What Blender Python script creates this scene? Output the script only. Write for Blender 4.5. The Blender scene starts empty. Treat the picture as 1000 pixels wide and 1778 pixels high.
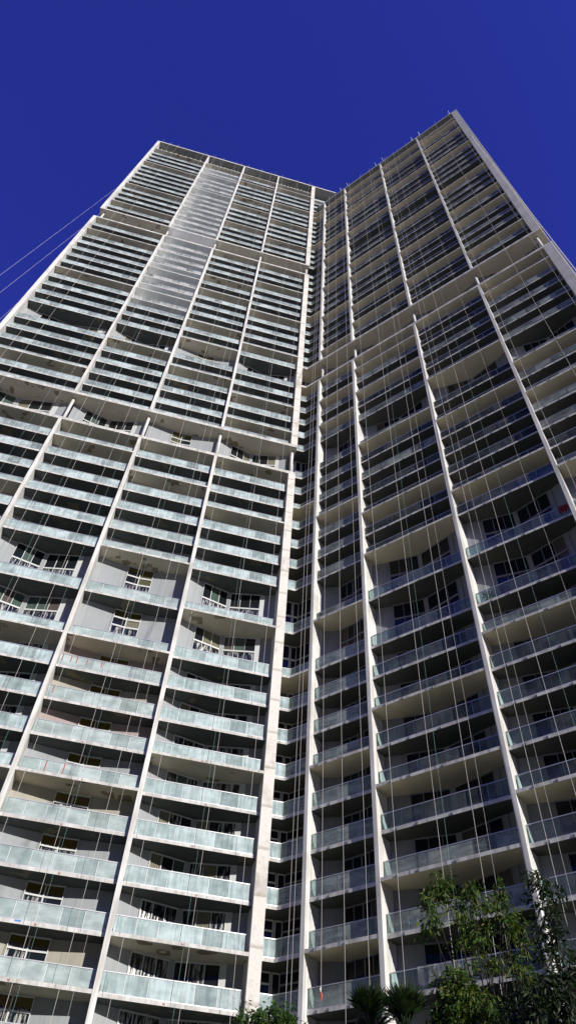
import bpy, bmesh, math, random
from mathutils import Vector, Matrix
random.seed(7)
SC = bpy.context.scene
COL = SC.collection
R = math.radians

# ------------------------------------------------------------------ geometry of the tower (metres; camera eye at z = 1.6)
EYE = 1.6
AL, AR = 0.195403, -0.672365
BX, BY = 1.16933, 47.92231
UL = (math.cos(AL), math.sin(AL)); UR = (math.cos(AR), math.sin(AR))
NL = (UL[1], -UL[0]); NR = (UR[1], -UR[0])
SL = [-39.848, -27.502, -18.612, -9.968, -1.070]
SR = [2.112, 7.494, 16.666, 25.672, 34.580]
TALL = {8: 1.718, 9: 1.817, 16: 1.868, 22: 1.807, 35: 1.606}
REC = 0.43
Z = {0: 12.92 + EYE}
for k in range(0, 56):
    Z[k + 1] = Z[k] + 3.0 * TALL.get(k, 1.0)
for k in range(0, -5, -1):
    Z[k - 1] = Z[k] - 3.0
KMIN = -4
ZROOF = (186.91 + EYE, 169.5 + EYE)
KTOP = (52, 47)
SLAB = 0.22
OFF1 = (0.26035, 1.07093)            # corner point per metre of depth


def P(w, s, d):
    u, n = ((UL, NL), (UR, NR))[w]
    return (BX + s * u[0] - d * n[0], BY + s * u[1] - d * n[1])


def CORNER(d):
    return (BX + d * OFF1[0], BY + d * OFF1[1])


# ------------------------------------------------------------------ mesh builder
class MB:
    def __init__(self):
        self.v = []; self.f = []; self.m = []; self.mats = []

    def mi(self, mat):
        if mat not in self.mats: self.mats.append(mat)
        return self.mats.index(mat)

    def poly(self, pts, mat):
        i = len(self.v); self.v += [tuple(p) for p in pts]
        self.f.append(tuple(range(i, i + len(pts)))); self.m.append(self.mi(mat))

    def prism(self, xy, z0, z1, side, top=None, bottom=None):
        """xy counter-clockwise or not; normals are recalculated outward by orientation test"""
        a = sum(xy[i][0] * xy[(i + 1) % len(xy)][1] - xy[(i + 1) % len(xy)][0] * xy[i][1] for i in range(len(xy)))
        if a < 0: xy = xy[::-1]
        n = len(xy); i0 = len(self.v)
        self.v += [(x, y, z0) for x, y in xy] + [(x, y, z1) for x, y in xy]
        ms = self.mi(side)
        for i in range(n):
            j = (i + 1) % n
            self.f.append((i0 + i, i0 + j, i0 + n + j, i0 + n + i)); self.m.append(ms)
        self.f.append(tuple(i0 + n + i for i in range(n))); self.m.append(self.mi(top or side))
        self.f.append(tuple(i0 + i for i in reversed(range(n)))); self.m.append(self.mi(bottom or side))

    def seg(self, p, q, o0, o1, z0, z1, mat, top=None, bottom=None):
        """box along plan segment p-q, from offset o0 to o1 in front of it (towards the camera side)"""
        dx, dy = q[0] - p[0], q[1] - p[1]; L = math.hypot(dx, dy) or 1e-6
        nx, ny = dy / L, -dx / L
        mx, my = (p[0] + q[0]) / 2, (p[1] + q[1]) / 2
        if nx * mx + ny * my > 0: nx, ny = -nx, -ny
        self.prism([(p[0] + nx * o0, p[1] + ny * o0), (q[0] + nx * o0, q[1] + ny * o0),
                    (q[0] + nx * o1, q[1] + ny * o1), (p[0] + nx * o1, p[1] + ny * o1)], z0, z1, mat, top, bottom)

    def tube(self, pts, rad, mat, n=6, cap=True):
        rings = []
        for i, p in enumerate(pts):
            p = Vector(p)
            a = Vector(pts[max(0, i - 1)]); b = Vector(pts[min(len(pts) - 1, i + 1)])
            t = (b - a).normalized() if (b - a).length > 1e-9 else Vector((0, 0, 1))
            h = Vector((1, 0, 0)) if abs(t.x) < 0.9 else Vector((0, 1, 0))
            x = t.cross(h).normalized(); y = t.cross(x)
            r = rad[i] if isinstance(rad, (list, tuple)) else rad
            i0 = len(self.v)
            for k in range(n):
                c = 2 * math.pi * k / n
                self.v.append(tuple(p + x * (r * math.cos(c)) + y * (r * math.sin(c))))
            rings.append(i0)
        m = self.mi(mat)
        for a, b in zip(rings, rings[1:]):
            for k in range(n):
                j = (k + 1) % n
                self.f.append((a + k, b + k, b + j, a + j)); self.m.append(m)
        if cap:
            self.f.append(tuple(rings[0] + k for k in range(n))); self.m.append(m)
            self.f.append(tuple(rings[-1] + k for k in reversed(range(n)))); self.m.append(m)

    def build(self, name, parent=None, origin=None):
        me = bpy.data.meshes.new(name)
        v = self.v
        if origin is not None:
            v = [(a - origin[0], b - origin[1], c - origin[2]) for a, b, c in v]
        me.from_pydata(v, [], self.f)
        for m in self.mats: me.materials.append(m)
        me.polygons.foreach_set('material_index', self.m)
        me.update()
        o = bpy.data.objects.new(name, me); COL.objects.link(o)
        if origin is not None: o.location = origin
        if parent is not None: o.parent = parent
        return o


def tag(o, label=None, cat=None, group=None, kind=None):
    if label: o['label'] = label
    if cat: o['category'] = cat
    if group: o['group'] = group
    if kind: o['kind'] = kind
    return o


# ------------------------------------------------------------------ materials
def mat(name, col=(.5, .5, .5), rough=.8, metal=0., spec=.3):
    m = bpy.data.materials.new(name); m.use_nodes = True
    b = m.node_tree.nodes['Principled BSDF']
    b.inputs['Base Color'].default_value = (*col, 1); b.inputs['Roughness'].default_value = rough
    b.inputs['Metallic'].default_value = metal; b.inputs['Specular IOR Level'].default_value = spec
    return m


def nd(m, t, **kw):
    n = m.node_tree.nodes.new(t)
    for k, v in kw.items(): setattr(n, k, v)
    return n


def lk(m, a, b): m.node_tree.links.new(a, b)


def coords(m, scale=(1, 1, 1)):
    tc = nd(m, 'ShaderNodeTexCoord'); mp = nd(m, 'ShaderNodeMapping')
    mp.inputs['Scale'].default_value = scale
    lk(m, tc.outputs['Object'], mp.inputs['Vector'])
    return mp.outputs['Vector']


def noise(m, vec, scale, detail=4, rough=.55):
    n = nd(m, 'ShaderNodeTexNoise'); n.inputs['Scale'].default_value = scale
    n.inputs['Detail'].default_value = detail; n.inputs['Roughness'].default_value = rough
    lk(m, vec, n.inputs['Vector']); return n.outputs['Fac']


def ramp(m, fac, stops):
    r = nd(m, 'ShaderNodeValToRGB'); e = r.color_ramp.elements
    while len(e) < len(stops): e.new(0.5)
    for el, (p, c) in zip(e, stops):
        el.position = p; el.color = (*c, 1) if not isinstance(c, float) else (c, c, c, 1)
    lk(m, fac, r.inputs['Fac']); return r.outputs['Color']


def mixc(m, fac, a, b, mode='MIX'):
    n = nd(m, 'ShaderNodeMix', data_type='RGBA', blend_type=mode)
    if isinstance(fac, float): n.inputs['Factor'].default_value = fac
    else: lk(m, fac, n.inputs['Factor'])
    for s, v in ((n.inputs['A'], a), (n.inputs['B'], b)):
        if isinstance(v, tuple): s.default_value = (*v, 1)
        else: lk(m, v, s)
    return n.outputs['Result']


def bsdf(m): return m.node_tree.nodes['Principled BSDF']


def bump(m, fac, strength=.2, dist=.02):
    b = nd(m, 'ShaderNodeBump'); b.inputs['Strength'].default_value = strength; b.inputs['Distance'].default_value = dist
    lk(m, fac, b.inputs['Height']); lk(m, b.outputs['Normal'], bsdf(m).inputs['Normal'])


def painted(name, a, b, scale=.6, streak=.35, rough=.75):
    """paint with broad mottling and vertical run marks"""
    m = mat(name, a, rough)
    v = coords(m); f = noise(m, v, scale, 5)
    vs = coords(m, (2.2, 2.2, .12)); g = noise(m, vs, 1.6, 4)
    c = ramp(m, f, [(.35, b), (.62, a)])
    s = ramp(m, g, [(.32, (1 - streak,) * 3), (.55, (1., 1., 1.))])
    lk(m, mixc(m, 1.0, c, s, 'MULTIPLY'), bsdf(m).inputs['Base Color'])
    return m


M = {}
M['white'] = painted('white_paint', (.80, .79, .765), (.64, .62, .585), .5, .26)
M['edge'] = painted('slab_edge_paint', (.70, .69, .665), (.50, .48, .45), 1.2, .28)
M['grey_end'] = painted('grey_end_paint', (.55, .55, .54), (.45, .45, .44), .5, .15)


def raw_concrete():
    m = mat('raw_concrete', (.5, .47, .42), .85)
    v = coords(m, (1, 1, .8)); f = noise(m, v, .55, 6, .65); g = noise(m, coords(m), 9, 3)
    c = ramp(m, f, [(.34, (.50, .475, .43)), (.42, (.64, .61, .56)), (.50, (.76, .73, .68))])
    s = ramp(m, g, [(.3, (.86, .86, .86)), (.6, (1., 1., 1.))])
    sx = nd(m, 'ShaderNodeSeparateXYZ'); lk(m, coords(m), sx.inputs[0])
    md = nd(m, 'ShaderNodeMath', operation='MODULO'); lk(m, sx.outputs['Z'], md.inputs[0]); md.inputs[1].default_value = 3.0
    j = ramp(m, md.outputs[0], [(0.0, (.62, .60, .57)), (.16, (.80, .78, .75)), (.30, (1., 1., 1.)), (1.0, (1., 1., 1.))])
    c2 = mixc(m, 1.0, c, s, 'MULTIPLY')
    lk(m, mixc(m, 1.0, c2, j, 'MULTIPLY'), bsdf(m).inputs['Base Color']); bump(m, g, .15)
    return m


M['concrete'] = raw_concrete()
M['slab_top'] = mat('slab_top_concrete', (.27, .26, .24), .85)
M['slab_glare'] = mat('painted_glare_slab_top', (.85, .85, .84), .85)  # slab tops whitened to bounce light up, imitating sun reflected into one bay


def soffit(name, a, b, patch=None, pscale=.35, thr=.68):
    m = mat(name, a, .85, spec=.15)
    v = coords(m); f = noise(m, v, .8, 4)
    c = ramp(m, f, [(.3, b), (.65, a)])
    if patch:
        vp = coords(m, (1, 1, 2.3))
        n = nd(m, 'ShaderNodeTexVoronoi', distance='CHEBYCHEV'); n.inputs['Scale'].default_value = pscale * 1.6
        lk(m, vp, n.inputs['Vector'])
        h = noise(m, vp, pscale, 2)
        mm = nd(m, 'ShaderNodeMath', operation='MULTIPLY')
        r1 = ramp(m, h, [(thr - .07, (0., 0., 0.)), (thr - .06, (1., 1., 1.))])
        r2 = ramp(m, n.outputs['Distance'], [(.38, (1., 1., 1.)), (.40, (0., 0., 0.))])
        mx = mixc(m, 1.0, r1, r2, 'MULTIPLY')
        c = mixc(m, mx, c, patch)
    lk(m, c, bsdf(m).inputs['Base Color'])
    return m


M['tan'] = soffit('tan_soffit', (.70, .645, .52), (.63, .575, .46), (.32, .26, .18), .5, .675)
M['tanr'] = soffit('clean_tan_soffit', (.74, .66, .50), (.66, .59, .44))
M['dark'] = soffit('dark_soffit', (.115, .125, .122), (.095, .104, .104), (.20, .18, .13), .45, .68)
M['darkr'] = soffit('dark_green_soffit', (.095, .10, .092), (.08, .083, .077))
M['greysoff'] = soffit('grey_soffit', (.28, .29, .27), (.22, .23, .22))
M['glaresoff'] = soffit('painted_glare_soffit', (.93, .94, .94), (.90, .91, .91))  # reflected sunlight on one bay's upper ceilings, put into the colour
M['w_grey'] = painted('grey_blue_wall', (.35, .37, .39), (.32, .34, .36), .4, .10)
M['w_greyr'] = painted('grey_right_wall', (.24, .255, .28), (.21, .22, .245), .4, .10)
M['w_shell'] = painted('dark_grey_wall', (.30, .31, .33), (.26, .27, .29), .4, .10)
M['w_pink'] = painted('pink_beige_wall', (.40, .335, .33), (.36, .30, .29), .4, .10)
M['w_beige'] = painted('beige_wall', (.41, .385, .33), (.36, .34, .29), .4, .10)
M['w_glare'] = painted('painted_glare_wall', (.88, .89, .89), (.82, .83, .83), .4, .06)  # near-white stands in for reflected sun on that bay's upper walls
M['frame'] = mat('white_frame', (.62, .63, .63), .45)
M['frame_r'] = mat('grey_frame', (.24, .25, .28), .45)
M['rail'] = mat('aluminium_rail', (.62, .62, .62), .38, .6)
M['post_l'] = mat('white_post', (.74, .77, .77), .5)
M['post_r'] = mat('teal_post', (.50, .62, .61), .4)


def glass_rail(name, film, lo, hi, stretch=(5, 5, .5), streak=.5):
    """balcony glass behind a dusty protective film; every pane catches it differently"""
    m = bpy.data.materials.new(name); m.use_nodes = True
    nt = m.node_tree; nt.nodes.remove(bsdf(m)); out = nt.nodes['Material Output']
    g = nd(m, 'ShaderNodeNewGeometry')
    v = coords(m, stretch); f = noise(m, v, 1.0, 5, .62)
    v2 = coords(m, (.9, .9, 1.6)); f2 = noise(m, v2, 1.0, 3)
    add = nd(m, 'ShaderNodeMath', operation='ADD'); lk(m, f, add.inputs[0]); lk(m, f2, add.inputs[1])
    isl = nd(m, 'ShaderNodeMapRange'); lk(m, g.outputs['Random Per Island'], isl.inputs['Value'])
    isl.inputs['To Min'].default_value = -.22; isl.inputs['To Max'].default_value = .22
    ad2 = nd(m, 'ShaderNodeMath', operation='ADD'); lk(m, add.outputs[0], ad2.inputs[0]); lk(m, isl.outputs[0], ad2.inputs[1])
    mr = nd(m, 'ShaderNodeMapRange'); lk(m, ad2.outputs[0], mr.inputs['Value'])
    mr.inputs['From Min'].default_value = .7; mr.inputs['From Max'].default_value = 1.3
    mr.inputs['To Min'].default_value = lo; mr.inputs['To Max'].default_value = hi
    col = ramp(m, ad2.outputs[0], [(0.32, tuple(c * .76 for c in film)), (.50, film), (.68, tuple(min(.85, c * 1.22 + .06) for c in film))])
    sc = nd(m, 'ShaderNodeMath', operation='MULTIPLY'); sc.inputs[1].default_value = .5
    lk(m, ad2.outputs[0], sc.inputs[0])
    rr = nt.nodes
    lk(m, sc.outputs[0], col.node.inputs['Fac'])
    tr = nd(m, 'ShaderNodeBsdfTransparent'); tr.inputs['Color'].default_value = (.72, .85, .86, 1)
    df = nd(m, 'ShaderNodeBsdfDiffuse'); lk(m, col, df.inputs['Color'])
    mx = nd(m, 'ShaderNodeMixShader'); lk(m, mr.outputs[0], mx.inputs[0]); lk(m, tr.outputs[0], mx.inputs[1]); lk(m, df.outputs[0], mx.inputs[2])
    gl = nd(m, 'ShaderNodeBsdfGlossy'); gl.inputs['Roughness'].default_value = .06
    gl.inputs['Color'].default_value = (.75, .82, .62, 1)
    fr = nd(m, 'ShaderNodeFresnel'); fr.inputs['IOR'].default_value = 1.28
    mx2 = nd(m, 'ShaderNodeMixShader'); lk(m, fr.outputs[0], mx2.inputs[0]); lk(m, mx.outputs[0], mx2.inputs[1]); lk(m, gl.outputs[0], mx2.inputs[2])
    lk(m, mx2.outputs[0], out.inputs['Surface'])
    return m


M['film'] = glass_rail('filmed_rail_glass', (.465, .56, .57), .50, .86)
M['film_glare'] = glass_rail('painted_glare_rail_film', (.76, .80, .80), .30, .62)  # rail film made whiter to carry the same reflected sun glare
M['filmw'] = glass_rail('pale_filmed_rail_glass', (.49, .56, .56), .46, .72, (.5, .5, 1.2))
M['filmr'] = glass_rail('thin_filmed_rail_glass', (.48, .54, .50), .20, .46, (.6, .6, 3.5))
M['clear'] = glass_rail('clear_rail_glass', (.48, .53, .49), .05, .13, (.5, .5, 1))
M['red'] = mat('red_tape', (.50, .12, .10), .6)
M['blue'] = mat('blue_tape', (.05, .22, .65), .6)


def pane(name, base=(.012, .015, .018), curtain=None, film=0.):
    m = mat(name, base, .06, spec=.5)
    b = bsdf(m)
    if curtain:
        w = nd(m, 'ShaderNodeTexWave', wave_type='BANDS', bands_direction='X'); w.inputs['Scale'].default_value = 2.6
        w.inputs['Distortion'].default_value = 2.5; w.inputs['Detail'].default_value = 2
        lk(m, coords(m, (1, 1, .15)), w.inputs['Vector'])
        c = ramp(m, w.outputs['Fac'], [(.2, tuple(x * .45 for x in curtain)), (.8, curtain)])
        lk(m, c, b.inputs['Base Color'])
    if film:
        f = noise(m, coords(m, (7, 7, .9)), 1.0, 5, .7)
        c = ramp(m, f, [(.50, base), (.66, (film,) * 3)])
        lk(m, c, b.inputs['Base Color'])
        r = ramp(m, f, [(.5, (.08,) * 3), (.66, (.5,) * 3)]); lk(m, r, b.inputs['Roughness'])
    return m


M['p_dark'] = pane('dark_window_glass')
M['p_blue'] = pane('blue_black_window_glass', (.012, .014, .028))
M['p_green'] = pane('green_curtain_window', curtain=(.10, .15, .13))
M['p_beige'] = pane('beige_curtain_window', curtain=(.26, .25, .18))
M['p_olive'] = pane('olive_window_glass', curtain=(.13, .13, .07))
M['p_brown'] = pane('brown_blind_window', curtain=(.13, .11, .10))
M['p_film'] = pane('streaked_film_window_glass', film=.62)
M['p_yellow'] = pane('yellow_masked_window_head', (.10, .072, .016))
M['rope'] = mat('white_rope', (.66, .62, .60), .8)
M['teal'] = mat('teal_rope', (.22, .40, .38), .8)
M['steel'] = mat('galvanised_steel', (.30, .33, .34), .5, .6)

# ------------------------------------------------------------------ the tower
tower = bpy.data.objects.new('apartment_tower', None); COL.objects.link(tower)
tower.location = (BX, BY, 0)
bpy.context.view_layer.update()
tag(tower, 'very tall pale apartment tower with two angled balcony facades seen from below', 'building')
TO = Vector((BX, BY, 0))


def part(mb, name, parent=tower, **kw):
    o = mb.build(name)
    o.parent = parent
    if parent is tower:
        o.matrix_parent_inverse = Matrix.Translation(-TO)
    return tag(o, **kw)


HW = {(0, 0): .30, (0, 1): .17, (0, 2): .17, (0, 3): .17, (0, 4): .40, (1, 0): .15, (1, 1): .15, (1, 2): .15, (1, 3): .15, (1, 4): .60}
GAP = ([(16, 17), (35, 36)], [(22, 23)])
PIER_BACK = 1.75


def pier_segments(w):
    z0 = 0.0; out = []
    for a, b in GAP[w]:
        out.append((z0, Z[a] - .003)); z0 = Z[b] + .46
    out.append((z0, ZROOF[w] - .003)); return out


for w in (0, 1):
    for i, s in enumerate((SL, SR)[w]):
        h = HW[(w, i)]
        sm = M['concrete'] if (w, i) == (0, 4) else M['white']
        if (w, i) == (1, 4): sm = M['grey_end']
        back = 16 if i == (0, 4)[w] else PIER_BACK
        sa, sb = s - h, s + h
        if (w, i) == (0, 0): sa -= .0
        for za, zb in pier_segments(w):
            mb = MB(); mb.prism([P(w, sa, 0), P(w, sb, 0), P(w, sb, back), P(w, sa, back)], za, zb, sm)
            part(mb, 'pier', label='blotched bare concrete pier' if sm is M['concrete'] else None)
        for a, b in GAP[w]:
            c = P(w, s + (.5 if i == 0 and w == 0 else (-.5 if (w, i) == (1, 4) else 0)), .85)
            mb = MB(); mb.tube([(c[0], c[1], Z[a] + .46), (c[0], c[1], Z[b] - .003)], .17, M['white'], 14)
            o = part(mb, 'column')
            for p in o.data.polygons: p.use_smooth = len(p.vertices) == 4

# bays: name, wing, index of left pier, type
DEEP = {
    'L01': {48, 42, 38, 36, 35, 33, 27, 19, 17, 16, 12, 52},
    'L12': {49, 45, 36, 35, 30, 27, 22, 17, 16, 15, 8, 4, 0, 52},
    'L23': {52, 50, 46, 44, 40, 36, 35, 31, 29, 25, 23, 21, 17, 16, 14, 10, 8, 4, 0},
    'L34': {52, 51, 47, 43, 39, 36, 35, 32, 28, 24, 20, 18, 17, 16, 13, 9, 5, 1},
    'COR': {47, 46, 40, 29, 23, 22, 14, 8},
    'R01': {47, 43, 39, 36, 32, 28, 24, 23, 22, 20, 18, 13, 9, 5, 1},
    'R12': {47, 45, 43, 42, 38, 33, 31, 27, 25, 23, 22, 21, 19, 16, 12, 10, 6, 4, 2},
    'R23': {47, 45, 41, 37, 34, 30, 26, 23, 22, 17, 15, 11, 7, 3},
    'R34': {47, 46, 44, 40, 35, 31, 29, 25, 23, 22, 21, 16, 14, 10, 6, 2},
}
# plan of the wall behind each bay: (fraction along the bay, depth, what fills the stretch that follows)
PLAN_A = [(0, 1.48, 'wall'), (.17, 1.95, 'win3'), (.465, 2.62, 'post'), (.505, 2.62, 'win3'), (.84, 2.02, 'pale'), (.885, 1.92, 'wall'), (1, 1.55, None)]
PLAN_B = [(0, 1.55, 'wall'), (.345, 1.93, 'win1'), (.49, 2.06, 'win1'), (.635, 1.98, 'wall'), (1, 1.60, None)]
PLAN_H = [(0, 1.50, 'wall'), (.30, 2.25, 'win2'), (.58, 2.15, 'win2'), (.84, 1.85, 'wall'), (1, 1.55, None)]
BAYS = [('L01', 0, 0, PLAN_A), ('L12', 0, 1, PLAN_A), ('L23', 0, 2, PLAN_B), ('L34', 0, 3, PLAN_A),
        ('R01', 1, 0, PLAN_H), ('R12', 1, 1, PLAN_A), ('R23', 1, 2, PLAN_A), ('R34', 1, 3, PLAN_A)]


def bay_span(w, i):
    S = (SL, SR)[w]
    return S[i] + HW[(w, i)] + .003, S[i + 1] - HW[(w, i + 1)] - .003


def top_of_storey(w, k):
    return ZROOF[w] if k == KTOP[w] else Z[k + 1]


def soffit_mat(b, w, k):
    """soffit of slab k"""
    if b == 'L12' and 26 <= k <= 51: return M['glaresoff']
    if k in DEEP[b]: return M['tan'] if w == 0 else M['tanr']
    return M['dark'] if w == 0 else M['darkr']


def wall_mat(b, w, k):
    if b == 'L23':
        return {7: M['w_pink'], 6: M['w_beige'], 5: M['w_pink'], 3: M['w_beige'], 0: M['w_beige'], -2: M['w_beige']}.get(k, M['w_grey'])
    if b == 'L12' and 26 <= k <= 51: return M['w_glare']
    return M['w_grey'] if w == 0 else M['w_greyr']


def pane_mat(b, w, k, j):
    r = random.random()
    if b == 'L23': return (M['p_olive'] if r < .6 else M['p_beige'] if r < .8 else M['p_dark']) if k >= 4 else (M['p_film'] if r < .75 else M['p_dark'])
    if w == 1 or b == 'COR': return M['p_blue'] if r < .7 else (M['p_dark'] if r < .93 else M['p_brown'])
    if k == 9: return (M['p_dark'] if r < .75 else M['p_green'])
    if k == 8: return (M['p_green'] if r < .35 else M['p_beige'] if r < .7 else M['p_brown'] if r < .8 else M['p_dark'])
    if k < 8: return M['p_film'] if r < .55 else (M['p_dark'] if r < .8 else M['p_green'] if r < .9 else M['p_beige'])
    return M['p_dark'] if r < .8 else (M['p_green'] if r < .9 else M['p_beige'])


def window(p, q, z0, z1, n, b, w, k, j):
    """returns (frame mesh, pane mesh)"""
    fm, pm = MB(), MB()
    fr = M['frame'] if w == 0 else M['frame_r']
    L = math.hypot(q[0] - p[0], q[1] - p[1])
    at = lambda t: (p[0] + (q[0] - p[0]) * t / L, p[1] + (q[1] - p[1]) * t / L)
    bw = .05
    tall = (z1 - z0) > 4
    heads = [z0 + .02]
    if b == 'L23': tr = [z0 + 3.05, z0 + 3.95] if tall else [z0 + 1.95]
    elif b == 'COR': tr = [z0 + 3.3] if tall else ([z0 + 2.05] if j == 0 else [])
    else: tr = [z0 + 3.25] if tall else []
    fm.seg(at(0), at(bw), -.02, .09, z0, z1, fr); fm.seg(at(L - bw), at(L), -.02, .09, z0, z1, fr)
    fm.seg(at(bw), at(L - bw), -.02, .09, z0, z0 + .08, fr); fm.seg(at(bw), at(L - bw), -.02, .09, z1 - .08, z1, fr)
    for t in tr: fm.seg(at(bw), at(L - bw), -.02, .10, t, t + (.16 if tall else .10), fr)
    for i in range(1, n):
        c = L * i / n
        zz = [z0 + .08] + [x for t in tr for x in (t, t + (.16 if tall else .10))] + [z1 - .08]
        for a, bb in zip(zz[0::2], zz[1::2]): fm.seg(at(c - .026), at(c + .026), -.02, .08, a, bb, fr)
    for i in range(n):
        a, c = L * i / n, L * (i + 1) / n
        zz = [z0] + [t + .05 for t in tr] + [z1]
        pmx = pane_mat(b, w, k, j)
        for h, (za, zb) in enumerate(zip(zz, zz[1:])):
            mm = pmx
            if b in ('L01', 'L12', 'L34') and tall and h == 0: mm = M['p_film']
            if b == 'L23' and tall and h == 0: mm = M['p_film']
            if b == 'L23' and za == zz[-2]:
                pm.seg(at(a + .002), at(c - .002), -.03, .015, za, zb - .62, mm)
                pm.seg(at(a + .002), at(c - .002), -.03, .015, zb - .62, zb, M['p_yellow'])
            else:
                pm.seg(at(a + .002), at(c - .002), -.03, .015, za, zb, mm)
    return fm, pm


WIN = []       # (score, wing, frame, pane)
BAL = []       # (score, slab, glass, rail, marks)
walls = {}


def score(c, k, tallb=1.0):
    d = math.hypot(c[0], c[1]); e = math.hypot(d, Z[k])
    az = math.atan2(c[0], c[1])
    inside = 1.0 if abs(az) < .47 else .15
    return inside * tallb / e ** 2


def wall_run(b, w, k, pts, kinds, wm):
    mb = walls.setdefault(b, MB())
    za, zb = Z[k] + SLAB + .003, top_of_storey(w if b != 'COR' else (1 if k <= KTOP[1] else 0), k) - .003
    if b != 'COR' and k == KTOP[w]: zb = ZROOF[w] - .003
    j = 0
    for (p, q), kd in zip(zip(pts, pts[1:]), kinds):
        if kd.startswith('win'):
            n = int(kd[3:])
            fm, pm = window(p, q, za, zb, n, b, w, k, j); j += 1
            WIN.append((score(p, k, 2.2 if zb - za > 4 else 1.0), fm, pm))
        elif kd == 'post': mb.seg(p, q, -.25, .10, za, zb, M['w_grey'] if w == 0 else M['w_shell'])
        elif kd == 'pale': mb.seg(p, q, -.25, .06, za, zb, M['frame'] if w == 0 else wm)
        else: mb.seg(p, q, -.25, 0, za, zb, wm)


def add_railing(p, q, z, w, b, k, gm, rm, film, pw=1.35):
    L = math.hypot(q[0] - p[0], q[1] - p[1])
    at = lambda t: (p[0] + (q[0] - p[0]) * t / L, p[1] + (q[1] - p[1]) * t / L)
    n = max(1, round(L / pw)); post = M['post_l'] if w == 0 else M['post_r']
    for i in range(n):
        a, c = L * i / n, L * (i + 1) / n
        gm.seg(at(a + .025), at(c - .025), .0, .014, z + .06, z + 1.06, film)
    for i in range(n + 1):
        c = min(max(L * i / n, .03), L - .03)
        rm.seg(at(c - .022), at(c + .022), -.075, -.012, z, z + 1.06, post)
    rm.seg(at(0), at(L), -.03, .04, z + 1.06, z + 1.115, M['rail'])
    rm.seg(at(0), at(L), -.02, .03, z + .001, z + .058, M['rail'])


def railing_film(b, w, k):
    r = random.random()
    if b == 'L23': return M['filmw'] if k < 12 else M['film']
    if b == 'L12' and 26 <= k <= 51: return M['film_glare']
    if w == 0: return M['film']
    if b == 'COR': return M['filmr']
    if b == 'R01': return M['filmr']
    if b == 'R12': return M['clear'] if 3 <= k <= 13 or r < .45 else M['filmr']
    if b == 'R23': return M['clear'] if r < .9 else M['filmr']
    if k < 12: return M['clear']
    return M['filmr']


GAPSLAB = ({16, 17, 35, 36}, {22, 23})


def slab_front(b, w, k): return .02 if k in DEEP[b] else REC


def end_slab(b, w, k):
    t = .46 if k in GAPSLAB[w] else SLAB
    return t


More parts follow.
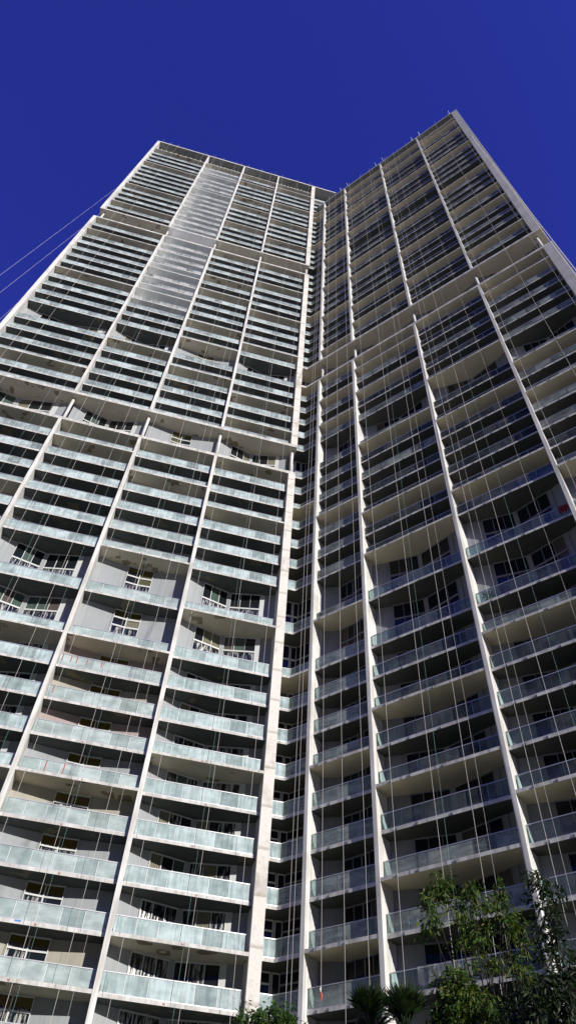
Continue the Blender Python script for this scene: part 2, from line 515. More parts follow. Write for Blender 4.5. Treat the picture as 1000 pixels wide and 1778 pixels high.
for b, w, i, plan in BAYS:
    s0, s1 = bay_span(w, i)
    for k in range(KMIN, KTOP[w] + 1):
        if w == 1 and k > KTOP[1]: continue
        fr = slab_front(b, w, k); t = end_slab(b, w, k); z = Z[k]
        sb = MB(); g = MB(); rl = MB(); mk = MB()
        em = M['edge']
        sa, sc = s0, s1
        if k in GAPSLAB[w]:             # at the open storeys the slab runs past the piers
            S = (SL, SR)[w]
            sa = S[i] + (.002 if not (w == 0 and i == 0) else -HW[(0, 0)])
            sc = S[i + 1] - (.002 if not (w == 1 and i == 3) else -HW[(1, 4)])
            if (w, i) == (0, 3): sc = S[i + 1] + HW[(0, 4)]
            if (w, i) == (1, 0): sa = S[i] - HW[(1, 0)] + .002
        back = 2.95
        sb.prism([P(w, sa, fr), P(w, sc, fr), P(w, sc, back), P(w, sa, back)], z, z + t, em, M['slab_glare'] if b == 'L12' and 26 <= k <= 51 else M['slab_top'], soffit_mat(b, w, k))
        norail = (w == 0 and k in (16, 35)) or (w == 1 and k == 22) or k == KTOP[w]
        top = z + t
        if k == KTOP[w]:
            p, q = P(w, s0 + .05, REC + .05), P(w, s1 - .05, REC + .05)
            L = math.hypot(q[0] - p[0], q[1] - p[1]); n = 10
            for a in range(n + 1):
                f = a / n; c = (p[0] + (q[0] - p[0]) * f, p[1] + (q[1] - p[1]) * f)
                if w == 0 and not b == 'L23': rl.tube([(c[0], c[1], top), (c[0], c[1], top + 2.2)], .07, M['white'], 6)
            rl.seg(p, q, 0, .05, top + .5, top + .56, M['rail'])
        elif not norail:
            p, q = P(w, s0 + .03, REC + .06), P(w, s1 - .03, REC + .06)
            if (w, i) == (0, 3): q = P(w, s1 - .22, REC + .06)
            add_railing(p, q, top, w, b, k, g, rl, railing_film(b, w, k), 1.35 if w == 0 else (1.5 if b != 'R01' else 1.05))
        if w == 1 and k not in GAPSLAB[1]:       # scupper spouts under the slab edge
            for f in (.12, .28, .55):
                s = s0 + (s1 - s0) * f
                sb.prism([P(w, s, fr - .05), P(w, s + .12, fr - .05), P(w, s + .12, fr - .002), P(w, s, fr - .002)], z + .02, z + .16, M['steel'])
        # red tape and paint marks
        if w == 0 and k < 11:
            f0 = min(fr, REC) - .006
            s = s0 + (s1 - s0) * (.50 + .03 * ((k * 7) % 5 - 2))
            if b in ('L23', 'L34'):
                for (da, dz, wd, hh) in ((0, .05, .11, .03), (0, .05, .03, .12), (0, .10, .10, .03), (.08, .05, .03, .08)):
                    mk.prism([P(w, s + da, f0 - .004), P(w, s + da + wd, f0 - .004), P(w, s + da + wd, f0), P(w, s + da, f0)], z + dz - .003 * wd, z + dz + hh, M['red'])
            if b == 'L23' and k in (7, 6, 4):
                for f in {7: (.03, .11, .165, .26, .40), 6: (.05,), 4: (.21, .36)}[k]:
                    s = s0 + (s1 - s0) * f
                    zz = top + (.12 if k == 4 else .45)
                    mk.prism([P(w, s, REC + .005), P(w, s + .045, REC + .005), P(w, s + .06, REC + .035), P(w, s + .015, REC + .035)], zz, zz + (.95 if k == 4 else .6), M['red'])
            if b == 'L23' and k == 1:
                s = s0 + (s1 - s0) * .36
                mk.prism([P(w, s, fr - .008), P(w, s + .38, fr - .008), P(w, s + .38, fr - .001), P(w, s, fr - .001)], z + t - .09, z + t - .01, M['blue'])
        mid = P(w, (s0 + s1) / 2, 0)
        BAL.append((score(mid, max(k, -1)) * (1 if k >= -1 else .02), sb, g, rl, mk))
        # wall
        pts = [P(w, s0 + (s1 - s0) * f, d) for f, d, _ in plan]
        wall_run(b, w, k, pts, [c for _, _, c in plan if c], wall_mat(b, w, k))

# the corner bay: a short stretch along the left wing, then along the right wing
for k in range(KMIN, 52):
    b = 'COR'
    low = k <= KTOP[1]
    fr = slab_front(b, 0, k); t = .46 if k in (22, 23) else SLAB; z = Z[k]
    sb = MB(); g = MB(); rl = MB(); mk = MB()
    a0 = SL[4] + HW[(0, 4)] + .003; a1 = SR[0] - HW[(1, 0)] - .003
    if low:
        xy = [P(0, a0, fr), CORNER(fr), P(1, a1, fr), P(1, a1, 2.95), CORNER(2.95), P(0, a0, 2.95)]
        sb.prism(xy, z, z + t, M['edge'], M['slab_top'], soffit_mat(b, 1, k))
        if k != 22 and k != KTOP[1]:
            d = REC + .06
            add_railing(P(0, a0 + .02, d), CORNER(d), z + t, 0, b, k, g, rl, M['film'], 1.4)
            add_railing(CORNER(d), P(1, a1 - .02, d), z + t, 1, b, k, g, rl, M['filmr'], 1.2)
        d = 2.1
        c = CORNER(d); p0 = P(0, a0, d); L = math.hypot(c[0] - p0[0], c[1] - p0[1])
        at = lambda f: (p0[0] + (c[0] - p0[0]) * f, p0[1] + (c[1] - p0[1]) * f)
        e = P(1, a1, d)
        wall_run(b, 0, k, [at(0), at(.22), at(.62), at(.68), c], ['pale', 'win1', 'wall', 'win1'], M['w_grey'])
        wall_run(b, 1, k, [c, e], ['win3'], M['w_shell'])
    else:
        se = 7.0
        xy = [P(0, a0, fr), P(0, se, fr), P(0, se, 2.45), P(0, a0, 2.45)]
        sb.prism(xy, z, z + t, M['edge'], M['slab_top'], soffit_mat('L34', 0, k))
        add_railing(P(0, a0 + .02, REC + .06), P(0, se, REC + .06), z + t, 0, b, k, g, rl, M['film'], 1.4)
        wall_run(b, 0, k, [P(0, a0, 2.1), P(0, se, 2.1)], ['win5'], M['w_grey'])
    BAL.append((score(CORNER(0), max(k, -1)) * (1 if k >= -1 else .02), sb, g, rl, mk))

for b, mb in walls.items():
    part(mb, 'wall')

BAL.sort(key=lambda r: -r[0])
for r in BAL[:100]:
    o = part(r[1], 'balcony')
    for mb, nm in ((r[2], 'glass_railing'), (r[3], 'handrail'), (r[4], 'paint_mark')):
        if mb.f: part(mb, nm, o)


def join(items):
    J = MB()
    for mb in items:
        i0 = len(J.v); J.v += mb.v
        J.f += [tuple(i0 + x for x in f) for f in mb.f]
        mm = [J.mi(m) for m in mb.mats]
        J.m += [mm[x] for x in mb.m]
    return J


part(join([m for r in BAL[100:] for m in r[1:5]]), 'balcony_tiers', kind='stuff')
WIN.sort(key=lambda r: -r[0])
for r in WIN[:100]:
    o = part(r[1], 'window'); part(r[2], 'pane', o)
part(join([m for r in WIN[100:] for m in r[1:3]]), 'upper_glazing', kind='stuff')

# solid body behind the walls, roofs
mb = MB()
mb.prism([P(0, SL[0] + .3, 3.0), P(0, 8.0, 3.0), P(0, 8.0, 20), P(0, SL[0] + .3, 20)], 0, ZROOF[0] - .01, M['w_shell'])
part(mb, 'core')
mb = MB()
mb.prism([CORNER(3.0), P(1, SR[4] - .3, 3.0), P(1, SR[4] - .3, 20), P(1, 12, 20)], 0, ZROOF[1] - .01, M['w_shell'])
part(mb, 'core')
mb = MB()
mb.prism([P(0, SL[0] - .32, -.02), P(0, 4.7, -.02), P(0, 8.0, 20.2), P(0, SL[0] - .32, 20.2)], ZROOF[0], ZROOF[0] + .55, M['edge'], M['slab_top'], M['greysoff'])
part(mb, 'roof')
mb = MB()
mb.prism([CORNER(-.02), P(1, SR[4] + .62, -.02), P(1, SR[4] + .62, 20.2), P(1, 12, 20.2), CORNER(2.9)], ZROOF[1], ZROOF[1] + .45, M['grey_end'], M['slab_top'], M['greysoff'])
part(mb, 'roof')
# plain wall under the left roof where the left wing rises behind the right one
mb = MB()
mb.prism([P(0, -.6, 2.5), P(0, 8.0, 2.5), P(0, 8.0, 2.98), P(0, -.6, 2.98)], Z[51], ZROOF[0] - .02, M['w_shell'])
part(mb, 'wall')

# ------------------------------------------------------------------ ropes hanging from the roof
BAYTXT = {'L01': 'the leftmost bay of the left facade', 'L12': 'the bay with sun glare painted on upper balconies',
          'L23': 'the left bay with small square windows', 'L34': 'the bay left of the bare concrete pier',
          'COR': 'the inner corner bay', 'R01': 'the narrow bay right of the corner',
          'R12': 'the second bay right of the corner', 'R23': 'the third bay right of the corner',
          'R34': 'the rightmost bay of the facade'}
ROPES = [('L01', 0, [-36.95, -35.1, (-30.0, 't'), -28.7]), ('L12', 0, [-25.9, (-24.2, 't'), -23.8, -20.7, (-19.75, 't')]),
         ('L23', 0, [-17.75, -14.4, (-14.0, 't'), -11.92, -11.1]), ('L34', 0, [-9.05, (-5.55, 't'), -5.2, -2.33, -1.62]),
         ('COR', 1, [1.5, 1.83]), ('R01', 1, [3.83, 5.45, 6.95]), ('R12', 1, [9.1, 11.97, (12.4, 't'), 14.25, 14.9]),
         ('R23', 1, [18.1, 18.6, 20.2, (21.2, 't'), 23.3]), ('R34', 1, [26.5, 30.3, 33.4])]
ORD = ['first', 'second', 'third', 'fourth', 'fifth']
ropeH = {}
for b, w, lst in ROPES:
    for n, s in enumerate(lst):
        teal = isinstance(s, tuple); s = s[0] if teal else s
        c = P(w, s, -.5); zt = ZROOF[w] + .3
        zb = .4 if not (b == 'R01' and n == 0) else 15.2
        mb = MB()
        drift = .10 * math.sin(3.1 * s)
        pts = [(c[0] + drift * math.sin(math.pi * f) + .015 * math.sin(23 * f + s), c[1], zt + (zb - zt) * f) for f in [j / 16 for j in range(17)]]
        thin = teal or s in (-28.7, -11.1, -1.62, 18.6, 14.9, 23.3)
        mb.tube(pts, .006 if thin else .010, M['teal'] if teal else M['rope'], 6)
        o = mb.build('rope', origin=(c[0], c[1], zb))
        col = 'thin teal' if teal else ('very thin white' if thin else 'white')
        lab = '%s rope, %s from left before %s' % (col, ORD[n], BAYTXT[b])
        if b == 'R01' and n == 0: lab = 'white rope ending in a red hook before %s' % BAYTXT[b]
        tag(o, lab, 'rope', 'ropes hanging down the facades')
        if b == 'R01' and n == 0:
            h = MB(); h.tube([(c[0], c[1], zb), (c[0] + .05, c[1], zb - .15), (c[0] + .03, c[1], zb - .4)], [.03, .07, .03], M['red'], 8)
            hk = h.build('hook', origin=(c[0], c[1], zb)); hk.location = (0, 0, 0); hk.parent = o
            h = MB(); h.tube([(c[0], c[1], zb + .25), (c[0] - .03, c[1], zb + .1), (c[0], c[1], zb)], [.03, .06, .03], M['white'], 8)
            hk = h.build('shackle', origin=(c[0], c[1], zb)); hk.location = (0, 0, 0); hk.parent = o

# tie lines drawn out sideways from the roof corners
def tie(p0, p1, lab, rad=.03):
    mb = MB(); n = 14
    pts = []
    for j in range(n + 1):
        f = j / n
        pts.append((p0[0] + (p1[0] - p0[0]) * f, p0[1] + (p1[1] - p0[1]) * f, p0[2] + (p1[2] - p0[2]) * f - 1.6 * math.sin(math.pi * f)))
    mb.tube(pts, rad, M['rope'], 6)
    o = mb.build('tie_line', origin=p1)
    return tag(o, lab, 'rope', 'tie lines strung from the roof corners')


FPX = 1222.7734; PITCH = 0.886963; ROLL = 0.0768665
cp, sp = math.cos(PITCH), math.sin(PITCH); cr, sr = math.cos(ROLL), math.sin(ROLL)


def ray(px, py):
    u, v = px - 500, py - 889
    u, v = cr * u + sr * v, -sr * u + cr * v
    X, Y = u / FPX, -v / FPX
    return Vector((X, cp - Y * sp, sp + Y * cp))


def ground_tie(anchor, px, py, lab, yg, rad=.03):
    a = Vector((anchor[0], anchor[1], anchor[2] - EYE)); r = ray(px, py); n = a.cross(r)
    # ground point in the plane of eye, anchor and pixel ray
    x = -(n.y * yg + n.z * (-EYE)) / n.x
    return tie(tuple(anchor), (x, yg, 0.0), lab, rad)


pl = P(0, SL[0] - .2, 3); pr = P(1, SR[4] + .6, 4)
ground_tie((pl[0], pl[1], ZROOF[0] - 9), 0, 476, 'upper pale line slanting down through the sky left of the tower', 22, .010)
ground_tie((pl[0], pl[1], ZROOF[0] - 36), 0, 506, 'middle pale line slanting down through the sky left of the tower', 22, .010)
ground_tie((pl[0], pl[1], ZROOF[0] - 62), 0, 553, 'lowest thin line close to the left edge of the tower', 22, .008)
ground_tie((pr[0], pr[1], ZROOF[1] - 3), 1000, 470, 'pale line running down just outside the right edge of the tower', 6, .022)
ground_tie((pr[0], pr[1], ZROOF[1] - 3), 1000, 480, 'second pale line close beside the right edge of the tower', 6, .022)

# rigging posts on the roof edge
for w, S in ((0, SL), (1, SR)):
    for i, s in enumerate(S):
        for dlt in (-.9, .9):
            ss = s + dlt
            if (w, i) == (1, 0) or (w == 0 and i == 0 and dlt < 0) or (w == 1 and i == 4 and dlt > 0): continue
            c = P(w, ss, .35); zt = ZROOF[w] + (.55, .45)[w]
            e = P(w, ss, -.5)
            mb = MB(); mb.tube([(c[0], c[1], zt), (c[0], c[1], zt + (1.9, .8)[w])], (.04, .03)[w], M['steel'], 8)
            mb.tube([(c[0], c[1], zt + .5), (e[0], e[1], zt + .9)], .04, M['steel'], 6)
            mb.prism([(c[0] - .2, c[1] - .2), (c[0] + .2, c[1] - .2), (c[0] + .2, c[1] + .2), (c[0] - .2, c[1] + .2)], zt + .001, zt + .06, M['steel'])
            o = mb.build('rigging_post', origin=(c[0], c[1], zt))
            side = 'left' if dlt < 0 else 'right'
            wing = ('left', 'right')[w]
            pn = (['left end pier', 'second pier', 'third pier', 'fourth pier', 'bare concrete pier'], ['', 'first full pier', 'second full pier', 'third full pier', 'far right end pier'])[w][i]
            tag(o, 'steel rigging post on the %s roof edge, %s of the %s' % (wing, side, pn), 'rigging post', 'rigging posts along the roof edge')

# ------------------------------------------------------------------ things on the balconies
def chair(w, s, d, z, lab, colr):
    e = bpy.data.objects.new('balcony_chair', None); COL.objects.link(e)
    c = P(w, s, d); e.location = (c[0], c[1], z); e.rotation_euler = (0, 0, (AL, AR)[w] + .35)
    tag(e, lab, 'chair')
    m = mat('chair_plastic', colr, .5)
    x = MB(); x.prism([(-.27, -.27), (.27, -.27), (.27, .25), (-.27, .25)], .40, .45, m); x.build('seat', e)
    x = MB(); x.prism([(-.27, .25), (.27, .25), (.29, .30), (-.29, .30)], .45, .98, m); x.build('backrest', e)
    for q in ((-.24, -.24), (.24, -.24), (-.24, .22), (.24, .22)):
        x = MB(); x.tube([(q[0], q[1], 0), (q[0] * .95, q[1] * .95, .40)], .025, m, 8); x.build('leg', e)
    for q in (-1, 1):
        x = MB(); x.tube([(q * .28, -.25, .45), (q * .30, -.25, .66), (q * .30, .26, .68)], .025, m, 8); x.build('armrest', e)
    return e


def sfrac(w, i, f):
    a, c = bay_span(w, i); return a + (c - a) * f


chair(1, sfrac(1, 3, .17), 1.05, Z[2] + SLAB + .002, 'pale chair behind the balcony glass just right of the tree-screened pier', (.65, .68, .68))
chair(1, sfrac(1, 1, .16), 1.05, Z[1] + SLAB + .002, 'pale chair behind the balcony glass left of the tall tree', (.6, .63, .63))


def cloth(w, s, z, wd, hh, m, name, lab, cat):
    mb = MB(); n = 10; f = []
    d = REC - .035
    for j in range(n + 1):
        a = s + wd * j / n; ripple = .035 * math.sin(j * 1.9)
        f.append((a, d + ripple, hh * (.85 + .15 * math.sin(j * 1.3))))
    for (a, da, ha), (c, dc, hc) in zip(f, f[1:]):
        p, q = P(w, a, da), P(w, c, dc)
        mb.poly([(p[0], p[1], z - ha), (q[0], q[1], z - hc), (q[0], q[1], z), (p[0], p[1], z)], m)
        p2, q2 = P(w, a, REC + .10), P(w, c, REC + .10)
        mb.poly([(p[0], p[1], z), (q[0], q[1], z), (q2[0], q2[1], z + .006), (p2[0], p2[1], z + .006)], m)
        mb.poly([(p2[0], p2[1], z + .006), (q2[0], q2[1], z + .006), (q2[0], q2[1], z - .3), (p2[0], p2[1], z - .3)], m)
    c = P(w, s, REC)
    o = mb.build(name, origin=(c[0], c[1], z))
    mod = o.modifiers.new('thickness', 'SOLIDIFY'); mod.thickness = .008
    return tag(o, lab, cat)


zr = Z[9] + SLAB + 1.12
cloth(1, sfrac(1, 2, .90), zr, .75, .85, mat('red_cloth', (.22, .02, .02), .9), 'towel', 'red towel over the balcony rail in the right facade', 'towel')


def film_mat():
    m = bpy.data.materials.new('loose_plastic_film'); m.use_nodes = True
    nt = m.node_tree; nt.nodes.remove(bsdf(m))
    f = noise(m, coords(m, (3.2, 3.2, 1.6)), 1.0, 5, .7)
    fac = ramp(m, f, [(.48, (.06,) * 3), (.60, (.22,) * 3), (.68, (.75,) * 3)])
    t = nd(m, 'ShaderNodeBsdfTransparent'); d = nd(m, 'ShaderNodeBsdfDiffuse'); d.inputs['Color'].default_value = (.75, .76, .77, 1)
    x = nd(m, 'ShaderNodeMixShader'); lk(m, fac, x.inputs[0]); lk(m, t.outputs[0], x.inputs[1]); lk(m, d.outputs[0], x.inputs[2])
    lk(m, x.outputs[0], nt.nodes['Material Output'].inputs['Surface']); return m


FILM = film_mat()
cloth(1, sfrac(1, 1, .20), Z[0] + SLAB + 1.125, 3.1, .95, FILM, 'plastic_sheet', 'torn clear plastic film hanging from the lowest right balcony rail above the palm', 'plastic film')
cloth(0, sfrac(0, 3, .865), Z[0] + SLAB + 1.125, 1.0, 1.1, FILM, 'plastic_sheet', 'crumpled plastic film at the end of the lowest balcony beside the bare concrete pier', 'plastic film')

GREEN_P = mat('potted_leaf', (.05, .12, .03), .6); POT = mat('terracotta_pot', (.30, .12, .06), .8)


def pot_plant(w, s, d, z, lab):
    c = P(w, s, d)
    e = bpy.data.objects.new('potted_plant', None); COL.objects.link(e); e.location = (c[0], c[1], z); tag(e, lab, 'plant')
    x = MB(); x.tube([(0, 0, 0), (0, 0, .32)], [.13, .19], POT, 12); x.build('pot', e)
    x = MB()
    for j in range(26):
        a = random.uniform(0, 6.28); l = random.uniform(.45, .8); up = random.uniform(.7, 1.1)
        dx, dy = math.cos(a), math.sin(a)
        p = [(0, 0, .3), (dx * l * .35, dy * l * .35, .3 + up * .6), (dx * l * .75, dy * l * .75, .3 + up * .75), (dx * l, dy * l, .3 + up * .5)]
        for g, (u, v) in enumerate(zip(p, p[1:])):
            wa, wb = (.02, .05, .05, .0)[g], (.05, .05, .0, 0)[g]
            x.poly([(u[0] - dy * wa, u[1] + dx * wa, u[2]), (u[0] + dy * wa, u[1] - dx * wa, u[2]), (v[0] + dy * wb, v[1] - dx * wb, v[2]), (v[0] - dy * wb, v[1] + dx * wb, v[2])], GREEN_P)
    x.build('foliage', e)


pot_plant(1, sfrac(1, 2, .10), .95, Z[8] + SLAB + .002, 'palm-like potted plant on a balcony of the third bay right of the corner')

# ------------------------------------------------------------------ trees in front
def leafmat(name, a, b, c):
    m = mat(name, a, .55, spec=.35)
    g = nd(m, 'ShaderNodeNewGeometry')
    col = ramp(m, g.outputs['Random Per Island'], [(.0, a), (.55, b), (.93, c)])
    b_ = bsdf(m); lk(m, col, b_.inputs['Base Color'])
    nt = m.node_tree
    t = nd(m, 'ShaderNodeBsdfTranslucent'); lk(m, mixc(m, 1.0, col, (1.3, 1.6, .5), 'MULTIPLY'), t.inputs['Color'])
    x = nd(m, 'ShaderNodeMixShader'); x.inputs[0].default_value = .28
    lk(m, b_.outputs[0], x.inputs[1]); lk(m, t.outputs[0], x.inputs[2])
    lk(m, x.outputs[0], nt.nodes['Material Output'].inputs['Surface'])
    return m


LEAF = leafmat('mango_leaf', (.026, .060, .007), (.050, .105, .010), (.12, .13, .02))
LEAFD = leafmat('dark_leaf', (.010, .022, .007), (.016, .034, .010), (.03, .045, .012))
LEAFB = leafmat('bright_leaf', (.03, .075, .01), (.05, .115, .015), (.08, .14, .025))
BARK = painted('bark', (.040, .031, .024), (.022, .018, .015), 6, .3)


def leaf(mb, p, d, l, wd, m):
    d = d.normalized(); h = Vector((random.gauss(0, 1), random.gauss(0, 1), random.gauss(0, 1)))
    x = d.cross(h).normalized() * wd
    n = d.cross(x).normalized() * (wd * .5)
    a = p; b_ = p + d * l * .45 + x; c = p + d * l; e = p + d * l * .45 - x; mid = p + d * l * .5 - n
    i = len(mb.v); mb.v += [tuple(a), tuple(b_), tuple(c), tuple(e), tuple(mid)]
    k = mb.mi(m)
    mb.f += [(i, i + 1, i + 4), (i + 1, i + 2, i + 4), (i + 2, i + 3, i + 4), (i + 3, i, i + 4)]; mb.m += [k] * 4


def at_pixel(px, py, y):
    r = ray(px, py); r = r * (y / r.y); return Vector((r.x, r.y, r.z + EYE))


def tree(name, base, clumps, lab, leafm, leaf_l=.15, per=1.0, cat='tree', trunk_r=.13, droop=.9, fork=.45):
    """clumps: (centre, radius, leaves)"""
    e = bpy.data.objects.new(name, None); COL.objects.link(e); e.location = base; tag(e, lab, cat)
    base = Vector(base)
    tb = MB(); cb = MB()
    cz = sum((c.z for c, _, _ in clumps)) / len(clumps); cx = sum((c.x for c, _, _ in clumps)) / len(clumps); cy = sum((c.y for c, _, _ in clumps)) / len(clumps)
    f = Vector((base.x * .6 + cx * .4, base.y * .6 + cy * .4, base.z + (cz - base.z) * fork))
    m1 = base.lerp(f, .5) + Vector((.12, .05, 0))
    tb.tube([base - base, m1 - base, f - base], [trunk_r, trunk_r * .8, trunk_r * .62], BARK, 9)
    for c, r, n in clumps:
        mid = f.lerp(c, .5) + Vector((random.uniform(-.2, .2), random.uniform(-.2, .2), .15))
        tb.tube([f - base, mid - base, c - base], [trunk_r * .30, trunk_r * .17, trunk_r * .07], BARK, 6)
        tips = []
        for _ in range(max(5, int(n / 26))):
            v = Vector((random.gauss(0, 1), random.gauss(0, 1), random.gauss(0, .9)))
            v = v.normalized() * r * random.uniform(.35, 1.0)
            if abs(v.z) > r: v.z *= .6
            t = c + v; tips.append(t)
            tb.tube([c - base, c.lerp(t, .55) + Vector((0, 0, .06)) - base, t - base], [trunk_r * .09, trunk_r * .06, trunk_r * .03], BARK, 4, False)
        for _ in range(int(n * per)):
            t = random.choice(tips); k = random.random()
            p = c.lerp(t, .45 + .6 * k) + Vector((random.gauss(0, .07), random.gauss(0, .07), random.gauss(0, .07)))
            out = (t - c).normalized()
            d = out * .8 + Vector((random.gauss(0, .6), random.gauss(0, .6), random.gauss(-droop, .5)))
            leaf(cb, p - base, d, leaf_l * random.uniform(.7, 1.25), leaf_l * random.uniform(.11, .17), leafm)
    tb.build('trunk', e); cb.build('crown', e)
    return e


def cl(lst, y, dy=.6):
    """clump list from (px, py, radius px, leaves)"""
    out = []
    for px, py, rp, n in lst:
        yy = y + random.uniform(-dy, dy); c = at_pixel(px, py, yy)
        out.append((c, rp * c.length / FPX, n))
    return out


Y1 = 15.0
main = [(768, 1530, 20, 190), (752, 1565, 24, 230), (745, 1600, 24, 200), (790, 1580, 24, 230), (815, 1540, 19, 170), (822, 1575, 18, 130), (806, 1612, 24, 230),
        (872, 1545, 17, 150), (868, 1580, 22, 210), (880, 1602, 16, 110), (835, 1630, 26, 200), (800, 1640, 20, 150), (850, 1600, 20, 120),
        (900, 1610, 22, 130), (840, 1680, 24, 170), (880, 1670, 24, 150), (915, 1650, 18, 90), (905, 1690, 20, 140)]
tree('mango_tree', (at_pixel(850, 1700, Y1).x, Y1, 0), cl(main, Y1), 'tall loose-crowned green tree in front of the right facade', LEAF, .155, .66, trunk_r=.09)
r2 = [(935, 1525, 17, 150), (950, 1545, 16, 120), (968, 1548, 12, 70), (940, 1570, 16, 100), (955, 1590, 20, 170), (965, 1625, 22, 210), (985, 1655, 20, 150), (945, 1630, 14, 80), (950, 1655, 15, 90)]
Y2 = 13.0
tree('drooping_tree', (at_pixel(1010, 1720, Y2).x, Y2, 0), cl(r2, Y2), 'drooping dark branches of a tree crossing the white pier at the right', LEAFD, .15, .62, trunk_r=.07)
r3 = [(985, 1700, 32, 420), (945, 1715, 26, 320), (990, 1745, 34, 420), (930, 1755, 28, 320), (965, 1770, 30, 320), (900, 1765, 26, 240)]
Y3 = 11.0
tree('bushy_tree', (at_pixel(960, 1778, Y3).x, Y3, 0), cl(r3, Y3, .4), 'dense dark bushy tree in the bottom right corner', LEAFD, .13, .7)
r4 = [(795, 1715, 24, 300), (775, 1710, 15, 120), (812, 1738, 26, 300), (800, 1765, 28, 300), (838, 1760, 24, 240), (775, 1765, 20, 160)]
Y4 = 12.0
tree('young_tree', (at_pixel(805, 1778, Y4).x, Y4, 0), cl(r4, Y4, .4), 'mid-green young tree below the tall tree at the bottom', LEAF, .13)
r5 = [(862, 1740, 24, 260), (880, 1765, 24, 260), (905, 1722, 14, 90), (850, 1772, 18, 160)]
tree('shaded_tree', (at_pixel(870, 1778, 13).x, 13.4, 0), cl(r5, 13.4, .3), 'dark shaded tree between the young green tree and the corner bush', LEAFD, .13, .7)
r6 = [(440, 1768, 18, 260), (465, 1765, 18, 260), (492, 1766, 17, 240), (430, 1785, 22, 240), (478, 1790, 28, 300), (508, 1782, 16, 160)]
Y6 = 16.0
tree('leafy_shrub', (at_pixel(468, 1778, Y6).x, Y6, 0), cl(r6, Y6, .3), 'bright green leafy treetop at the foot of the bare concrete pier', LEAFB, .12, trunk_r=.09)

# the palms: spiky fans of narrow leaves
PALM = leafmat('palm_leaf', (.006, .018, .005), (.010, .027, .007), (.025, .045, .011))


def palm(px, py, y, lab, n=13, L=1.15):
    c = at_pixel(px, py, y); base = Vector((c.x - .1, c.y, 0))
    e = bpy.data.objects.new('fan_palm', None); COL.objects.link(e); e.location = base
    tag(e, lab, 'palm')
    tb = MB(); tb.tube([(0, 0, 0), (.05, 0, (c.z) * .5), (c.x - base.x, 0, c.z)], [.16, .13, .11], BARK, 10); tb.build('trunk', e)
    top = c - base
    for j in range(n):
        a = 2 * math.pi * j / n + random.uniform(-.2, .2); el = random.uniform(.55, 1.5)
        d = Vector((math.cos(a) * math.cos(el), math.sin(a) * math.cos(el), math.sin(el)))
        st = top + d * L * .45
        mb = MB(); mb.tube([top, top + d * L * .25, st], .014, PALM, 5)
        side = d.cross(Vector((0, 0, 1))).normalized() if abs(d.z) < .98 else Vector((1, 0, 0))
        upv = side.cross(d)
        m = mb.mi(PALM)
        for q in range(19):
            b = (q - 9) / 9 * .95
            dd = (d * math.cos(b) + side * math.sin(b) + upv * random.uniform(-.12, .12)).normalized()
            ll = L * (.72 - .14 * abs(b)) * random.uniform(.85, 1.1); wd = .017
            x = dd.cross(upv).normalized() * wd
            tipd = Vector((0, 0, -.10 * ll))
            p0, p1, p2 = st, st + dd * ll * .55, st + dd * ll + tipd
            i = len(mb.v); mb.v += [tuple(p0 - x * .5), tuple(p0 + x * .5), tuple(p1 + x), tuple(p1 - x), tuple(p2)]
            mb.f += [(i, i + 1, i + 2, i + 3), (i + 3, i + 2, i + 4)]; mb.m += [m, m]
        mb.build('frond', e)


palm(645, 1796, 12.5, 'spiky fan palm left of the first white pier right of the corner', 17, .62)
palm(705, 1796, 12.0, 'spiky fan palm under the torn plastic film, right of the other palm', 17, .60)

# ------------------------------------------------------------------ ground
gm = mat('garden_ground', (.05, .07, .03), .9)           # planted garden round the tower, pale streets and roofs farther out
gv = coords(gm); gf = noise(gm, gv, .15, 6)
vl = nd(gm, 'ShaderNodeVectorMath', operation='LENGTH'); lk(gm, gv, vl.inputs[0])
gn = nd(gm, 'ShaderNodeMath', operation='MULTIPLY_ADD'); lk(gm, gf, gn.inputs[0]); gn.inputs[1].default_value = 60; lk(gm, vl.outputs['Value'], gn.inputs[2])
gr = nd(gm, 'ShaderNodeMapRange'); lk(gm, gn.outputs[0], gr.inputs['Value']); gr.inputs['From Min'].default_value = 110; gr.inputs['From Max'].default_value = 118
ga = ramp(gm, gf, [(.35, (.035, .05, .02)), (.65, (.07, .085, .04))]); gb = ramp(gm, gf, [(.35, (.34, .33, .30)), (.65, (.44, .42, .38))])
lk(gm, mixc(gm, gr.outputs[0], ga, gb), bsdf(gm).inputs['Base Color'])
mb = MB(); S_ = 2500
mb.poly([(-S_, -S_, 0), (S_, -S_, 0), (S_, S_, 0), (-S_, S_, 0)], gm)
tag(mb.build('ground'), kind='structure')

# ------------------------------------------------------------------ camera
cd = bpy.data.cameras.new('camera'); cam = bpy.data.objects.new('camera', cd); COL.objects.link(cam)
cd.sensor_fit = 'VERTICAL'; cd.sensor_height = 36; cd.lens = FPX / 1778 * 36
cd.clip_start = .1; cd.clip_end = 6000
X0 = Vector((1, 0, 0)); U0 = Vector((0, -sp, cp)); F0 = Vector((0, cp, sp))
rx = X0 * cr + U0 * sr; ux = U0 * cr - X0 * sr
mw = Matrix((rx, ux, -F0)).transposed().to_4x4(); mw.translation = Vector((0, 0, EYE))
cam.matrix_world = mw
SC.camera = cam

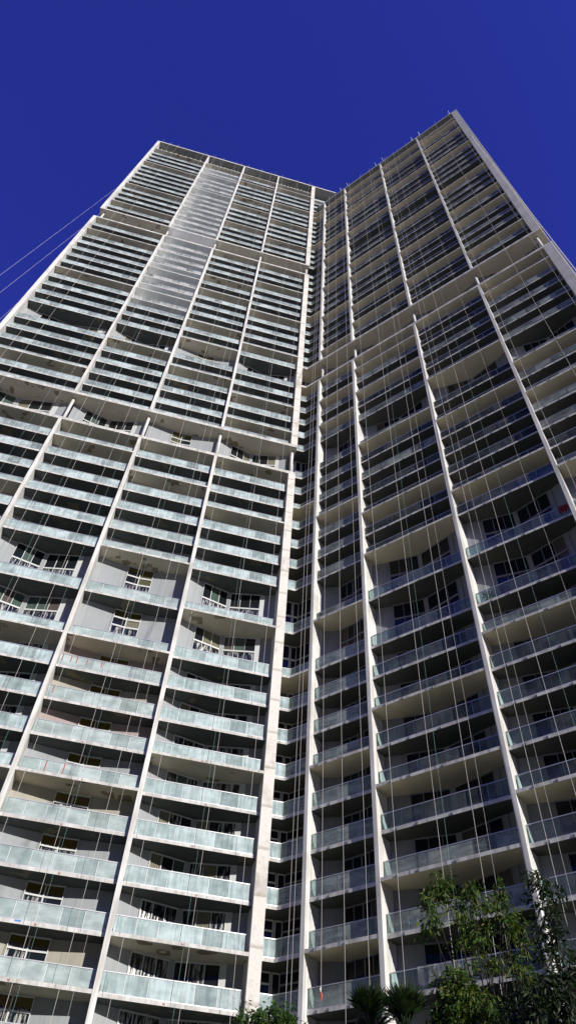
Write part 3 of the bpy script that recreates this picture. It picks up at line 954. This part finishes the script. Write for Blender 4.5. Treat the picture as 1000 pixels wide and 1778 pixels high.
# ------------------------------------------------------------------ light
SUN_AZ = (math.sin(R(38.8)), -math.cos(R(38.8))); EL = R(21)
sd = Vector((SUN_AZ[0] * math.cos(EL), SUN_AZ[1] * math.cos(EL), math.sin(EL))).normalized()
sl = bpy.data.lights.new('sun', 'SUN'); sl.energy = 4.9; sl.angle = R(.53); sl.color = (1, .955, .87)
so = bpy.data.objects.new('sun', sl); COL.objects.link(so)
so.rotation_euler = sd.to_track_quat('Z', 'Y').to_euler()
wd = bpy.data.worlds.new('World'); SC.world = wd; wd.use_nodes = True
nt = wd.node_tree; bg = nt.nodes['Background']
sk = nt.nodes.new('ShaderNodeTexSky'); sk.sky_type = 'NISHITA'; sk.sun_disc = False
sk.sun_elevation = EL; sk.sun_rotation = math.atan2(sd.x, sd.y)
sk.air_density = 1.0; sk.dust_density = 0.0; sk.ozone_density = 3.0; sk.altitude = 0
tn = nt.nodes.new('ShaderNodeMix'); tn.data_type = 'RGBA'; tn.blend_type = 'MULTIPLY'; tn.inputs['Factor'].default_value = 1
tn.inputs['B'].default_value = (.60, .53, 2.42, 1)
nt.links.new(sk.outputs[0], tn.inputs['A']); 
# the sky is deep blue overhead; low down it is darkened to cut fill, standing in for unseen surroundings
tc = nt.nodes.new('ShaderNodeTexCoord'); sx = nt.nodes.new('ShaderNodeSeparateXYZ'); nt.links.new(tc.outputs['Generated'], sx.inputs[0])
mr = nt.nodes.new('ShaderNodeMapRange'); mr.interpolation_type = 'SMOOTHSTEP'
mr.inputs['From Min'].default_value = .15; mr.inputs['From Max'].default_value = .72
nt.links.new(sx.outputs['Z'], mr.inputs['Value'])
lo = nt.nodes.new('ShaderNodeMix'); lo.data_type = 'RGBA'; lo.blend_type = 'MULTIPLY'; lo.inputs['Factor'].default_value = 1
lo.inputs['B'].default_value = (.09, .10, .125, 1); nt.links.new(sk.outputs[0], lo.inputs['A'])
sm = nt.nodes.new('ShaderNodeMix'); sm.data_type = 'RGBA'; nt.links.new(mr.outputs[0], sm.inputs['Factor'])
nt.links.new(lo.outputs['Result'], sm.inputs['A']); nt.links.new(tn.outputs['Result'], sm.inputs['B'])
nt.links.new(sm.outputs['Result'], bg.inputs['Color'])
bg.inputs['Strength'].default_value = .07

SC.view_settings.view_transform = 'Standard'; SC.view_settings.look = 'None'
SC.view_settings.exposure = 0; SC.view_settings.gamma = 1
SC.render.engine = 'CYCLES'
SC.cycles.max_bounces = 8; SC.cycles.transparent_max_bounces = 24; SC.cycles.diffuse_bounces = 5
